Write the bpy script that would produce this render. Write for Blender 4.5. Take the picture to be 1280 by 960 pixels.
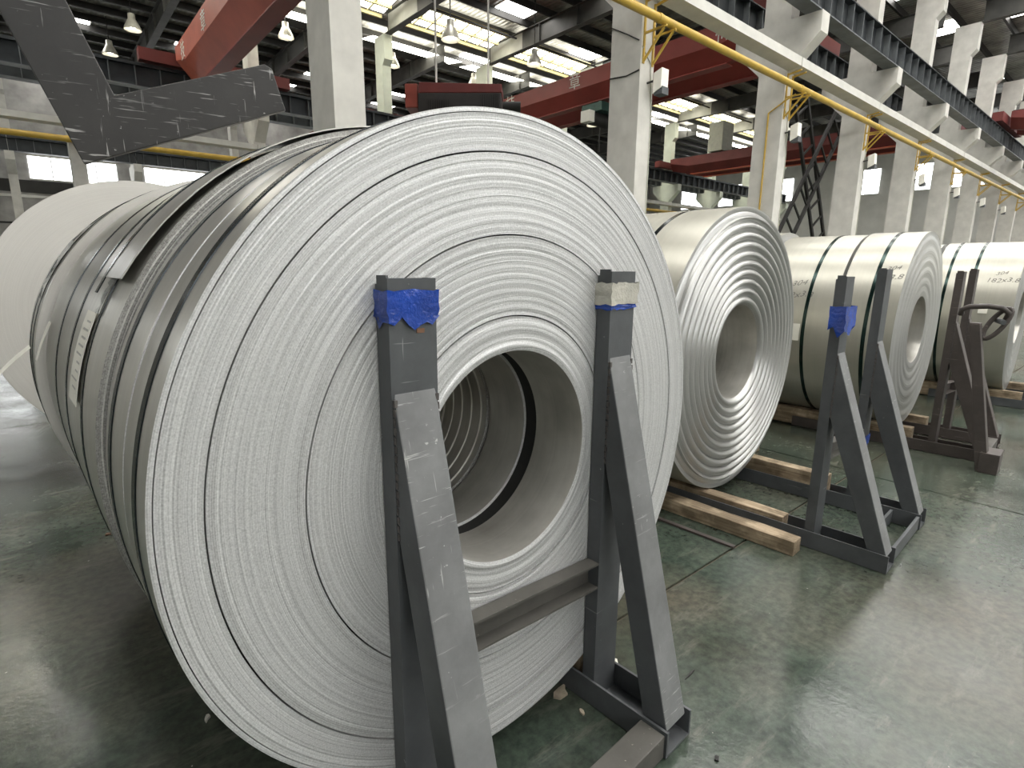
import bpy, math, random
from mathutils import Matrix, Vector
import numpy as np

# ------------------------------------------------------------------ camera, world, light, exposure
scene = bpy.context.scene
COL = scene.collection
for o in list(bpy.data.objects):
    bpy.data.objects.remove(o)
PI = math.pi
CAM_H = 1.52
F_PX = 686.5
cam_data = bpy.data.cameras.new('camera')
cam_data.sensor_fit = 'HORIZONTAL'
cam_data.sensor_width = 36.0
cam_data.lens = F_PX / 1280.0 * 36.0
cam_data.clip_start = 0.05
cam_data.clip_end = 400
cam = bpy.data.objects.new('camera', cam_data)
COL.objects.link(cam)
cam.matrix_world = (Matrix.Translation((0, 0, CAM_H)) @ Matrix.Rotation(math.radians(49.57 - 90), 4, 'Z')
                    @ Matrix.Rotation(math.radians(90 - 11.933), 4, 'X') @ Matrix.Rotation(math.radians(0.464), 4, 'Z'))
scene.camera = cam

world = bpy.data.worlds.new('world')
scene.world = world
world.use_nodes = True
world.node_tree.nodes['Background'].inputs[0].default_value = (0.86, 0.93, 1.0, 1)
world.node_tree.nodes['Background'].inputs[1].default_value = 1.0

SKYLIGHT = 13.0      # brightness of the daylit roof panes
WINDOW = 7.0         # brightness of the daylit windows
scene.view_settings.view_transform = 'Standard'
scene.view_settings.look = 'None'
scene.view_settings.gamma = 1.0
scene.view_settings.use_curve_mapping = False
scene.view_settings.exposure = -0.25

rng = random.Random(7)
CA = math.radians(2.71)
EX = Vector((math.cos(CA), math.sin(CA), 0))
EY = Vector((-math.sin(CA), math.cos(CA), 0))
C1 = Vector((0.98130553, 1.12651926, 1.0045))


def cw(u, v, z):
    """coil frame (across, along the coil axis, height) to world"""
    p = C1 + EX * u + EY * v
    return Vector((p.x, p.y, z))


# ------------------------------------------------------------------ projection helper (only to set out real positions)
bpy.context.view_layer.update()
FWD = cam.matrix_world.to_3x3() @ Vector((0, 0, -1))
RGT = cam.matrix_world.to_3x3() @ Vector((1, 0, 0))
UPV = cam.matrix_world.to_3x3() @ Vector((0, 1, 0))
CO = Vector((0, 0, CAM_H))


def ray(px, py):
    return FWD + RGT * ((px - 640) / F_PX) - UPV * ((py - 480) / F_PX)


def at_depth(px, py, d):
    return CO + ray(px, py) * d


# ------------------------------------------------------------------ mesh helpers
class MB:
    def __init__(self):
        self.v = []
        self.f = []
        self.m = []

    def add(self, verts, faces, mi=0):
        b = len(self.v)
        self.v.extend([tuple(p) for p in verts])
        for f in faces:
            self.f.append(tuple(i + b for i in f))
            self.m.append(mi)
        return self

    def box(self, x0, x1, y0, y1, z0, z1, mi=0):
        v = [(x0, y0, z0), (x1, y0, z0), (x1, y1, z0), (x0, y1, z0), (x0, y0, z1), (x1, y0, z1), (x1, y1, z1), (x0, y1, z1)]
        return self.add(v, [(0, 3, 2, 1), (4, 5, 6, 7), (0, 1, 5, 4), (1, 2, 6, 5), (2, 3, 7, 6), (3, 0, 4, 7)], mi)

    def prism(self, poly, axis, a0, a1, mi=0):
        """poly: 2D points; axis 'x': (y,z) poly, 'y': (x,z), 'z': (x,y)"""
        n = len(poly)

        def put(p, a):
            return (a, p[0], p[1]) if axis == 'x' else ((p[0], a, p[1]) if axis == 'y' else (p[0], p[1], a))
        v = [put(p, a0) for p in poly] + [put(p, a1) for p in poly]
        f = [tuple(range(n)), tuple(range(2 * n - 1, n - 1, -1))]
        f += [(i, i + n, (i + 1) % n + n, (i + 1) % n) for i in range(n)]
        return self.add(v, f, mi)

    def tube(self, pts, r, n=10, mi=0, closed=False):
        pts = [Vector(p) for p in pts]
        rs = r if isinstance(r, (list, tuple)) else [r] * len(pts)
        k = len(pts)
        ups = None
        rings = []
        for i, p in enumerate(pts):
            if closed:
                d = pts[(i + 1) % k] - pts[i - 1]
            else:
                d = pts[min(i + 1, k - 1)] - pts[max(i - 1, 0)]
            d.normalize()
            if ups is None:
                ups = Vector((0, 0, 1)) if abs(d.z) < 0.9 else Vector((1, 0, 0))
            s = d.cross(ups).normalized()
            ups = s.cross(d).normalized()
            rings.append([p + (s * math.cos(2 * PI * j / n) + ups * math.sin(2 * PI * j / n)) * rs[i] for j in range(n)])
        v = [q for ring in rings for q in ring]
        f = []
        for i in range(k if closed else k - 1):
            a, b = i * n, ((i + 1) % k) * n
            for j in range(n):
                f.append((a + j, a + (j + 1) % n, b + (j + 1) % n, b + j))
        if not closed:
            f.append(tuple(range(n - 1, -1, -1)))
            f.append(tuple(range((k - 1) * n, k * n)))
        return self.add(v, f, mi)

    def bar(self, p, q, w, h, up=(0, 0, 1), mi=0):
        """square bar between two points"""
        p, q = Vector(p), Vector(q)
        d = (q - p).normalized()
        up = Vector(up)
        if abs(d.dot(up)) > 0.98:
            up = Vector((1, 0, 0))
        s = d.cross(up).normalized()
        t = s.cross(d).normalized()
        v = []
        for c in (p, q):
            for a, b in ((-1, -1), (1, -1), (1, 1), (-1, 1)):
                v.append(c + s * a * w / 2 + t * b * h / 2)
        return self.add(v, [(0, 1, 2, 3), (7, 6, 5, 4), (0, 4, 5, 1), (1, 5, 6, 2), (2, 6, 7, 3), (3, 7, 4, 0)], mi)

    def lathe(self, prof, seg, cz, cx=0.0, mi=0, a0=0.0, a1=2 * PI, closed=True, shift=None):
        """turn (radius, y) about the y axis through (cx, *, cz)"""
        n = len(prof)
        m = seg if closed else seg + 1
        v = []
        for j in range(m):
            a = a0 + (a1 - a0) * j / seg
            c, s = math.cos(a), math.sin(a)
            if shift:      # (dx, dz, r0, R): the bore sits off centre, the rings close up towards it
                sx, sz, ra, rb = shift
                for r, y in prof:
                    k = max(0.0, min(1.0, (rb - r) / (rb - ra)))
                    v.append((cx + sx * k + r * c, y, cz + sz * k + r * s))
            else:
                v.extend((cx + r * c, y, cz + r * s) for r, y in prof)
        f = []
        for j in range(seg):
            b0, b1 = j * n, ((j + 1) % m) * n
            for i in range(n - 1):
                f.append((b0 + i, b0 + i + 1, b1 + i + 1, b1 + i))
        return self.add(v, f, mi)

    def lathe_z(self, prof, seg, cx=0, cy=0, mi=0):
        n = len(prof)
        v = []
        for j in range(seg):
            a = 2 * PI * j / seg
            v.extend((cx + r * math.cos(a), cy + r * math.sin(a), z) for r, z in prof)
        f = []
        for j in range(seg):
            b0, b1 = j * n, ((j + 1) % seg) * n
            for i in range(n - 1):
                f.append((b0 + i, b1 + i, b1 + i + 1, b0 + i + 1))
        return self.add(v, f, mi)

    def mesh(self, name, mats, smooth=False):
        me = bpy.data.meshes.new(name)
        me.from_pydata(self.v, [], self.f)
        for m in (mats if isinstance(mats, (list, tuple)) else [mats]):
            me.materials.append(m)
        if any(self.m):
            me.polygons.foreach_set('material_index', self.m)
        if smooth:
            me.polygons.foreach_set('use_smooth', [True] * len(me.polygons))
            if smooth != 'all':
                me.set_sharp_from_angle(angle=math.radians(smooth if smooth > 1 else 35))
        me.update()
        return me

    def build(self, name, mats, parent=None, smooth=False, bevel=0):
        o = bpy.data.objects.new(name, self.mesh(name, mats, smooth))
        COL.objects.link(o)
        o.parent = parent
        if bevel:
            b = o.modifiers.new('bevel', 'BEVEL')
            b.width = bevel
            b.segments = 2
            b.limit_method = 'ANGLE'
        return o


def inst(name, me, parent=None, loc=(0, 0, 0), rz=0.0):
    o = bpy.data.objects.new(name, me)
    COL.objects.link(o)
    o.parent = parent
    o.location = loc
    o.rotation_euler = (0, 0, rz)
    return o


def empty(name, loc=(0, 0, 0), rz=0.0):
    o = bpy.data.objects.new(name, None)
    COL.objects.link(o)
    o.empty_display_size = 0.1
    o.location = loc
    o.rotation_euler = (0, 0, rz)
    return o


def tag(o, label, cat, group=None, kind=None):
    o['label'] = label
    o['category'] = cat
    if group:
        o['group'] = group
    if kind:
        o['kind'] = kind
    return o


ORD = ['first', 'second', 'third', 'fourth', 'fifth', 'sixth', 'seventh', 'eighth', 'ninth', 'tenth', 'eleventh', 'twelfth',
       'thirteenth', 'fourteenth']

# ------------------------------------------------------------------ materials
MATS = {}


def newmat(name):
    m = bpy.data.materials.new(name)
    m.use_nodes = True
    nt = m.node_tree
    b = nt.nodes['Principled BSDF']
    MATS[name] = m
    return m, nt, b


def N(nt, t, **kw):
    n = nt.nodes.new(t)
    for k, v in kw.items():
        if isinstance(k, str) and k in n.inputs:
            n.inputs[k].default_value = v
        else:
            setattr(n, k, v)
    return n


def ramp(nt, stops, src):
    r = nt.nodes.new('ShaderNodeValToRGB')
    e = r.color_ramp.elements
    e[0].position, e[0].color = stops[0][0], (*stops[0][1], 1)
    e[1].position, e[1].color = stops[-1][0], (*stops[-1][1], 1)
    for p, c in stops[1:-1]:
        x = e.new(p)
        x.color = (*c, 1)
    nt.links.new(src, r.inputs[0])
    return r


def mixc(nt, fac, a, b, mode='MIX'):
    m = nt.nodes.new('ShaderNodeMix')
    m.data_type = 'RGBA'
    m.blend_type = mode
    for sock, val in ((m.inputs[0], fac), (m.inputs[6], a), (m.inputs[7], b)):
        if hasattr(val, 'is_linked') or hasattr(val, 'links'):
            nt.links.new(val, sock)
        elif isinstance(val, (int, float)):
            sock.default_value = val
        else:
            sock.default_value = (*val, 1)
    return m.outputs[2]


def noise(nt, vec, scale, detail=4, rough=0.55, dims='3D'):
    n = nt.nodes.new('ShaderNodeTexNoise')
    n.noise_dimensions = dims
    n.inputs['Scale'].default_value = scale
    n.inputs['Detail'].default_value = detail
    n.inputs['Roughness'].default_value = rough
    if vec is not None:
        nt.links.new(vec, n.inputs['W' if dims == '1D' else 'Vector'])
    return n.outputs['Fac']


def bump(nt, h, strength, dist, b):
    n = nt.nodes.new('ShaderNodeBump')
    n.inputs['Strength'].default_value = strength
    n.inputs['Distance'].default_value = dist
    nt.links.new(h, n.inputs['Height'])
    nt.links.new(n.outputs[0], b.inputs['Normal'])


def coords(nt, kind='Object'):
    return nt.nodes.new('ShaderNodeTexCoord').outputs[kind]


def worldpos(nt):
    return nt.nodes.new('ShaderNodeNewGeometry').outputs['Position']


def plain(name, col, rough=0.6, metal=0.0, var=0.15, scale=6.0, spec=0.5, bumps=0.0):
    m, nt, b = newmat(name)
    c = worldpos(nt)
    f = noise(nt, c, scale, 5)
    r = ramp(nt, [(0.3, tuple(x * (1 - var) for x in col)), (0.7, tuple(min(1, x * (1 + var)) for x in col))], f)
    nt.links.new(r.outputs[0], b.inputs['Base Color'])
    b.inputs['Roughness'].default_value = rough
    b.inputs['Metallic'].default_value = metal
    b.inputs['Specular IOR Level'].default_value = spec
    if bumps:
        bump(nt, noise(nt, c, scale * 8, 3), bumps, 0.01, b)
    return m


def emit(name, col, s):
    m, nt, b = newmat(name)
    b.inputs['Base Color'].default_value = (0.8, 0.8, 0.8, 1)
    b.inputs['Emission Color'].default_value = (*col, 1)
    b.inputs['Emission Strength'].default_value = s
    return m


def scratched(name, col, mark, rough=0.5, amount=0.5, scale=9.0, metal=0.0):
    """worn paint: cloudy base, thin crossing scratches, rubbed patches and chips"""
    m, nt, b = newmat(name)
    c = coords(nt)
    base = ramp(nt, [(0.3, tuple(x * 0.72 for x in col)), (0.7, tuple(x * 1.25 for x in col))], noise(nt, c, 5.0, 8, 0.65))
    out = base.outputs[0]
    patch = ramp(nt, [(0.42, (0, 0, 0)), (0.60, (1, 1, 1))], noise(nt, c, 3.1, 4))
    for k, (rot, sc) in enumerate((((0.2, 0.9, 0.1), (1, 1, 16)), ((0.3, -0.6, 0.2), (1, 1, 14)), ((0.1, 0.25, 0.3), (14, 1, 1)), ((0, -1.2, 0), (1, 1, 22)))):
        mp = N(nt, 'ShaderNodeMapping')
        mp.inputs['Rotation'].default_value = rot
        mp.inputs['Location'].default_value = (k * 3.7, k * 1.3, 0)
        mp.inputs['Scale'].default_value = tuple(x * scale * 0.35 for x in sc)
        nt.links.new(c, mp.inputs[0])
        s = ramp(nt, [(0.62 + 0.06 * amount, (0, 0, 0)), (0.66 + 0.06 * amount, (0.8, 0.8, 0.8))], noise(nt, mp.outputs[0], 1.3, 3, 0.6))
        k2 = mixc(nt, 1.0, s.outputs[0], patch.outputs[0], 'MULTIPLY')
        out = mixc(nt, k2, out, mark)
    chips = ramp(nt, [(0.66 + 0.04 * amount, (0, 0, 0)), (0.69 + 0.04 * amount, (1, 1, 1))], noise(nt, c, 55, 3, 0.6))
    k3 = mixc(nt, 1.0, chips.outputs[0], patch.outputs[0], 'MULTIPLY')
    out = mixc(nt, k3, out, mark)
    nt.links.new(out, b.inputs['Base Color'])
    b.inputs['Roughness'].default_value = rough
    b.inputs['Metallic'].default_value = metal
    bump(nt, noise(nt, c, 60, 4), 0.10, 0.003, b)
    return m


def coil_edge(name, cz, dark, light, metal=0.55, rough=0.42, k1=300, k2=42, k3=9, contrast=1.0, bstr=0.35):
    """rolled strip edges: fine rings about the coil axis at local height cz"""
    m, nt, b = newmat(name)
    c = coords(nt)
    sep = nt.nodes.new('ShaderNodeSeparateXYZ')
    nt.links.new(c, sep.inputs[0])
    com = nt.nodes.new('ShaderNodeCombineXYZ')
    zz = N(nt, 'ShaderNodeMath', operation='SUBTRACT')
    zz.inputs[1].default_value = cz
    nt.links.new(sep.outputs[2], zz.inputs[0])
    nt.links.new(sep.outputs[0], com.inputs[0])
    nt.links.new(zz.outputs[0], com.inputs[2])
    ln = N(nt, 'ShaderNodeVectorMath', operation='LENGTH')
    nt.links.new(com.outputs[0], ln.inputs[0])
    rad = ln.outputs['Value']
    a = noise(nt, rad, k1, 2, 0.6, '1D')
    d = noise(nt, rad, k2, 3, 0.6, '1D')
    e = noise(nt, rad, k3, 2, 0.5, '1D')
    sp = noise(nt, c, 260, 2, 0.6)
    patch = noise(nt, c, 2.2, 4)

    def mul(x, k):
        n = N(nt, 'ShaderNodeMath', operation='MULTIPLY')
        nt.links.new(x, n.inputs[0])
        n.inputs[1].default_value = k
        return n.outputs[0]

    def addn(x, y):
        n = N(nt, 'ShaderNodeMath', operation='ADD')
        nt.links.new(x, n.inputs[0])
        nt.links.new(y, n.inputs[1])
        return n.outputs[0]
    t = addn(addn(addn(mul(a, 0.34), mul(d, 0.17)), mul(e, 0.07)), addn(mul(sp, 0.34), mul(patch, 0.08)))
    w = 0.17 / contrast
    r = ramp(nt, [(0.5 - w, dark), (0.5 + w, light)], t)
    nt.links.new(r.outputs[0], b.inputs['Base Color'])
    b.inputs['Metallic'].default_value = metal
    b.inputs['Roughness'].default_value = rough
    bump(nt, addn(mul(a, 0.5), addn(mul(d, 0.35), mul(sp, 0.35))), bstr, 0.004, b)
    return m


def coil_skin(name, dark, light, metal=0.8, rough=0.34, streak=0.25):
    """outer wrap of a coil: cold rolled sheet with soft stains and rolling streaks"""
    m, nt, b = newmat(name)
    c = coords(nt)
    sep = nt.nodes.new('ShaderNodeSeparateXYZ')
    nt.links.new(c, sep.inputs[0])
    s = noise(nt, sep.outputs[1], 34, 3, 0.6, '1D')
    p = noise(nt, c, 3.2, 5)
    f = noise(nt, c, 30, 4)
    r = ramp(nt, [(0.3, dark), (0.7, light)], p)
    k = ramp(nt, [(0.35, (1 - streak,) * 3), (0.65, (1, 1, 1))], s)
    o = mixc(nt, 1.0, r.outputs[0], k.outputs[0], 'MULTIPLY')
    nt.links.new(o, b.inputs['Base Color'])
    b.inputs['Metallic'].default_value = metal
    rr = ramp(nt, [(0.3, (rough * 0.96,) * 3), (0.7, (rough * 1.06,) * 3)], f)
    nt.links.new(rr.outputs[0], b.inputs['Roughness'])
    bump(nt, s, 0.06, 0.004, b)
    return m


def floor_mat():
    m, nt, b = newmat('floor_paint')
    c = worldpos(nt)
    big = noise(nt, c, 0.55, 6, 0.6)
    mid = noise(nt, c, 2.3, 8, 0.62)
    fine = noise(nt, c, 26, 6, 0.65)
    base = ramp(nt, [(0.30, (0.037, 0.052, 0.041)), (0.5, (0.058, 0.076, 0.060)), (0.72, (0.096, 0.108, 0.085))], mid)
    brown = ramp(nt, [(0.46, (0, 0, 0)), (0.64, (1, 1, 1))], big)
    o = mixc(nt, brown.outputs[0], base.outputs[0], (0.088, 0.081, 0.062))
    sp = ramp(nt, [(0.38, (0.72, 0.72, 0.71)), (0.66, (1.28, 1.27, 1.22))], fine)
    o = mixc(nt, 1.0, o, sp.outputs[0], 'MULTIPLY')
    mp = N(nt, 'ShaderNodeMapping')
    mp.inputs['Scale'].default_value = (1.0, 4.2, 1)
    mp.inputs['Rotation'].default_value = (0, 0, 0.5)
    nt.links.new(c, mp.inputs[0])
    scuff = ramp(nt, [(0.56, (0, 0, 0)), (0.70, (0.75, 0.75, 0.75))], noise(nt, mp.outputs[0], 2.6, 10, 0.7))
    o = mixc(nt, scuff.outputs[0], o, (0.15, 0.146, 0.12))
    dots = ramp(nt, [(0.765, (0, 0, 0)), (0.785, (1, 1, 1))], noise(nt, c, 38, 2, 0.5))
    o = mixc(nt, dots.outputs[0], o, (0.42, 0.41, 0.36))
    nt.links.new(o, b.inputs['Base Color'])
    rr = ramp(nt, [(0.3, (0.12,) * 3), (0.7, (0.27,) * 3)], mid)
    nt.links.new(rr.outputs[0], b.inputs['Roughness'])
    b.inputs['Specular IOR Level'].default_value = 0.5
    h = N(nt, 'ShaderNodeMath', operation='ADD')
    nt.links.new(noise(nt, c, 11.0, 6), h.inputs[0])
    nt.links.new(noise(nt, c, 40, 4), h.inputs[1])
    bump(nt, h.outputs[0], 0.10, 0.006, b)
    return m


def wood_mat(name, dark, light):
    m, nt, b = newmat(name)
    c = coords(nt)
    mp = N(nt, 'ShaderNodeMapping')
    mp.inputs['Scale'].default_value = (40, 2.2, 40)
    nt.links.new(c, mp.inputs[0])
    g = noise(nt, mp.outputs[0], 1.0, 6, 0.65)
    r = ramp(nt, [(0.3, dark), (0.7, light)], g)
    st = ramp(nt, [(0.45, (0.35, 0.33, 0.3)), (0.62, (1, 1, 1))], noise(nt, c, 7, 5))
    o = mixc(nt, 0.8, r.outputs[0], st.outputs[0], 'MULTIPLY')
    nt.links.new(o, b.inputs['Base Color'])
    b.inputs['Roughness'].default_value = 0.8
    bump(nt, g, 0.4, 0.006, b)
    return m


def roof_mat():
    m, nt, b = newmat('roof_sheet')
    c = worldpos(nt)
    sep = nt.nodes.new('ShaderNodeSeparateXYZ')
    nt.links.new(c, sep.inputs[0])
    w = N(nt, 'ShaderNodeMath', operation='SINE')
    k = N(nt, 'ShaderNodeMath', operation='MULTIPLY')
    k.inputs[1].default_value = 25.0
    nt.links.new(sep.outputs[0], k.inputs[0])
    nt.links.new(k.outputs[0], w.inputs[0])
    r = ramp(nt, [(0.35, (0.16, 0.155, 0.14)), (0.65, (0.42, 0.41, 0.37))], noise(nt, c, 1.3, 7, 0.7))
    nt.links.new(r.outputs[0], b.inputs['Base Color'])
    b.inputs['Metallic'].default_value = 0.5
    b.inputs['Roughness'].default_value = 0.45
    bump(nt, w.outputs[0], 0.5, 0.03, b)
    return m


FLOOR = floor_mat()
ROOF = roof_mat()
CONC = plain('column_paint', (0.60, 0.585, 0.535), 0.75, 0, 0.10, 3.0, 0.3, 0.06)
CONC2 = plain('tray_paint', (0.66, 0.65, 0.60), 0.55, 0, 0.08, 3.0)
PALEG = plain('pale_green_paint', (0.62, 0.66, 0.56), 0.6, 0, 0.08, 2.0)
BLACKST = plain('dark_roof_steel', (0.022, 0.021, 0.019), 0.55, 0.2, 0.35, 2.0)
RAFT = plain('rafter_steel', (0.055, 0.054, 0.048), 0.55, 0.2, 0.35, 1.5)
RAFTL = plain('rafter_pale_end', (0.42, 0.42, 0.37), 0.6, 0.0, 0.15, 1.5)
GIRD = plain('runway_steel', (0.035, 0.040, 0.044), 0.5, 0.3, 0.3, 2.0)
GIRDP = plain('runway_flange', (0.13, 0.14, 0.145), 0.5, 0.2, 0.3, 2.0)
RED = plain('crane_red', (0.27, 0.042, 0.032), 0.5, 0.0, 0.16, 1.2)
ORANGE = plain('crane_orange', (0.62, 0.13, 0.06), 0.5, 0.0, 0.14, 1.2)
DRED = plain('carriage_red', (0.15, 0.028, 0.024), 0.55, 0.0, 0.2, 1.2)
WHITEP = plain('lettering_white', (0.75, 0.73, 0.68), 0.6, 0, 0.06)
YELL = plain('pipe_yellow', (0.55, 0.36, 0.055), 0.42, 0.0, 0.14, 4.0)
LAMPW = plain('lamp_shade', (0.60, 0.58, 0.50), 0.35, 0.3, 0.1)
BOXG = plain('cabinet_grey', (0.48, 0.48, 0.40), 0.5, 0.0, 0.1)
DKGREEN = plain('motor_green', (0.03, 0.075, 0.06), 0.45, 0.2, 0.3)
WALLP = plain('wall_panel', (0.60, 0.60, 0.57), 0.75, 0.0, 0.10, 0.8)
WALLD = plain('wall_brick_grey', (0.36, 0.35, 0.33), 0.85, 0.0, 0.25, 1.4)
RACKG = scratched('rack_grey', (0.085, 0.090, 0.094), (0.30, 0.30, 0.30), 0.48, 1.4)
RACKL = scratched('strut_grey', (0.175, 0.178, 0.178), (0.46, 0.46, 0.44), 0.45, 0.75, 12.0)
RACKB = scratched('rack_brown', (0.075, 0.062, 0.056), (0.26, 0.22, 0.19), 0.5, 1.0)
HOOKM = scratched('hook_plate_steel', (0.030, 0.028, 0.026), (0.46, 0.45, 0.43), 0.45, 0.55, 14.0, 0.15)
HOOKE = plain('hook_plate_edge', (0.12, 0.115, 0.11), 0.45, 0.4, 0.5, 30)
RUST = plain('rust', (0.16, 0.085, 0.05), 0.85, 0.0, 0.35, 25.0)
WELD = plain('weld_bead', (0.11, 0.10, 0.095), 0.6, 0.3, 0.35, 60)
STRAP = plain('strap_blue_black', (0.028, 0.034, 0.038), 0.22, 0.7, 0.3, 8.0)
STRAPG = plain('strap_green_black', (0.010, 0.028, 0.024), 0.2, 0.6, 0.3, 8.0)
DARKIN = plain('dark_gap', (0.012, 0.012, 0.011), 0.8)
TAPEB = plain('tape_blue', (0.008, 0.055, 0.36), 0.18, 0.0, 0.35, 9, 0.7, 0.35)
TAPEW = plain('tape_clear', (0.55, 0.53, 0.46), 0.2, 0.0, 0.25, 9, 0.7, 0.35)
PAPER = plain('paper_tag', (0.80, 0.78, 0.70), 0.8, 0, 0.05)
INK = plain('ink', (0.05, 0.05, 0.05), 0.8)
PENCIL = plain('pencil', (0.17, 0.165, 0.15), 0.8)
RACKD = scratched('rack_lit', (0.088, 0.083, 0.073), (0.32, 0.29, 0.25), 0.65, 1.2)
WRAPF = plain('bubble_film', (0.72, 0.72, 0.70), 0.16, 0.25, 0.25, 40, 0.8, 0.8)
WOOD = wood_mat('timber', (0.24, 0.165, 0.10), (0.68, 0.55, 0.38))
DEBRIS = plain('debris', (0.42, 0.36, 0.27), 0.9, 0, 0.3, 30)
SKYL = emit('skylight_pane', (1.0, 0.98, 0.945), SKYLIGHT)
SKYLY = emit('skylight_glazing', (1.0, 0.97, 0.86), SKYLIGHT * 0.9)
WINP = emit('window_pane', (0.97, 0.99, 1.0), WINDOW)
BULB = emit('lamp_bulb', (1.0, 0.95, 0.85), 18.0)
FRAMEY = plain('skylight_frame', (0.55, 0.49, 0.25), 0.6)

SKIN_A = coil_skin('strip_skin_grey', (0.50, 0.49, 0.45), (0.60, 0.59, 0.55), 0.65, 0.30, 0.10)
SKIN_B = coil_skin('strip_skin_beige', (0.42, 0.408, 0.345), (0.48, 0.466, 0.40), 0.40, 0.34, 0.05)
BORE = coil_skin('strip_bore', (0.34, 0.325, 0.29), (0.62, 0.61, 0.56), 0.5, 0.32, 0.1)

# ------------------------------------------------------------------ setting: floor, roof, walls
ROWA, ROWB, ROWC, ROWZ = 7.1, 25.0, 43.0, -10.9
XS_A = [-2.9, 3.1, 9.15, 15.05, 20.75, 26.35, 31.75, 37.1, 42.5, 47.9, 53.3, 58.7]
XS_B = [-4.6, 1.4, 7.45, 13.35, 19.2, 25.1, 31.0, 36.4, 42.3, 48.2, 54.1]
XS_C = [-6.4, -0.5, 5.4, 11.3, 17.2, 23.1, 29.0, 34.9, 40.8]
X0, X1 = -14.0, 62.0
Y0, Y1 = -11.5, 45.5

fl = MB().box(X0, X1, Y0, Y1, -0.30, -0.012).build('floor', plain('floor_joint', (0.10, 0.085, 0.06), 0.9, 0, 0.4, 9))
tag(fl, 'green grey painted concrete floor with stained slabs', 'floor', kind='structure')
xj = [X0, -4.3, 1.7 - 3.0, 4.62, 10.6, 16.6, 24, 34, X1]
yj = [Y0, -4.5, 1.335, 6.9, 13, 20, 30, Y1]
for i in range(len(xj) - 1):
    for j in range(len(yj) - 1):
        g = 0.008
        MB().box(xj[i] + g, xj[i + 1] - g, yj[j] + g, yj[j + 1] - g, -0.011, 0.0).build('slab', FLOOR, fl)

ZR = 12.95
for bi, (ya, yb, lab) in enumerate(((ROWZ, ROWA + 0.36, 'dark sheet roof over the bay of the steel coils'),
                                    (ROWA + 0.36, ROWB + 0.36, 'dark sheet roof over the bay with the lettered red cranes'),
                                    (ROWB + 0.36, Y1, 'dark sheet roof over the farthest bay by the window wall'))):
    c = tag(MB().box(X0, X1, ya, yb, ZR, ZR + 0.08).build('ceiling', ROOF), lab, 'roof', kind='structure')
    n = int(round((yb - ya) / 1.45))
    pm = MB().box(X0, X1, -0.05, 0.05, ZR - 0.28, ZR - 0.002).add([], []).mesh('purlin', BLACKST)
    ys = [ya + (k + 0.5) * (yb - ya) / n for k in range(n)]
    for y in ys:
        inst('purlin', pm, c, (0, y, 0))
    # translucent roof panes between the purlins
    dy = (yb - ya) / n
    wpan = 1.15 if bi == 0 else 0.85
    pane = MB().box(-wpan, wpan, -dy / 2 + 0.09, dy / 2 - 0.09, ZR - 0.03, ZR - 0.012).mesh('skylight_pane', SKYL)
    xs = XS_A if bi < 2 else XS_C
    for i in range(len(xs) - 1):
        xm = (xs[i] + xs[i + 1]) / 2
        for k in range(n - 1):
            if bi == 0 or (k % 3 != 1 and rng.random() < 0.34):
                inst('skylight_pane', pane, c, (xm + (0 if bi == 0 else rng.uniform(-0.8, 0.8)), ys[k] + dy / 2, 0))

# glazed skylight strip with lattice frames beside row B
for i in range(0, len(XS_B) - 1):
    xa, xb = XS_B[i] + 0.35, XS_B[i + 1] - 0.35
    t = empty('skylight', (xa, 0, 0))
    tag(t, '%s glazed skylight with lattice bars counted along the far column row' % ORD[i], 'skylight', 'glazed skylights by the far columns', 'structure')
    w = xb - xa
    for k, (y0, y1, z0, z1) in enumerate(((22.8, 24.1, 12.52, 12.35), (26.5, 27.7, 12.3, 12.5))):
        m = MB()
        m.add([(0, y0, z0), (w, y0, z0), (w, y1, z1), (0, y1, z1), (0, y0, z0 + .02), (w, y0, z0 + .02), (w, y1, z1 + .02), (0, y1, z1 + .02)],
              [(0, 3, 2, 1), (4, 5, 6, 7), (0, 1, 5, 4), (1, 2, 6, 5), (2, 3, 7, 6), (3, 0, 4, 7)])
        m.build('glazing', SKYLY, t)
    for y, z in ((22.62, 12.5), (23.4, 12.36), (24.3, 12.28)):
        MB().box(0, w, y - .05, y + .05, z - .08, z + .06).build('frame_bar', FRAMEY, t)
    for k in range(1, 7):
        xq = w * k / 7
        MB().bar((xq, 22.8, 12.46), (xq, 24.1, 12.29), .07, .06).build('glazing_bar', FRAMEY, t)
    m = MB()
    for k in range(5):
        xq = w * k / 5
        m.bar((xq, 22.0, 12.2), (xq + w / 10, 22.55, 12.45), .05, .05)
        m.bar((xq + w / 10, 22.55, 12.45), (xq + w / 5, 22.0, 12.2), .05, .05)
    m.bar((0, 22.0, 12.2), (w, 22.0, 12.2), .06, .06)
    m.build('lattice_bar', BLACKST, t)


# walls
def wall_x(name, y, yb, x0, x1, lab, mat):
    return tag(MB().box(x0, x1, y, yb, -0.012, ZR).build(name, mat), lab, 'wall', kind='structure')


wall_x('wall_far', Y1, Y1 + 0.25, X0, X1, 'grey far side wall with a strip of bright windows', WALLD)
tag(MB().box(X1, X1 + .25, Y0, Y1, -0.012, ZR).build('wall_end', WALLP), 'pale end wall closing the long column aisles', 'wall', kind='structure')
tag(MB().box(X0 - .25, X0, Y0, Y1, -0.012, ZR).build('wall_near_end', WALLP), 'pale gable wall beyond the camera side of the coils', 'wall', kind='structure')
tag(MB().box(X0, X1, Y0 - .25, Y0, -0.012, ZR).build('wall_behind', WALLP), 'pale side wall behind the camera position', 'wall', kind='structure')

nw = 0


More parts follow.
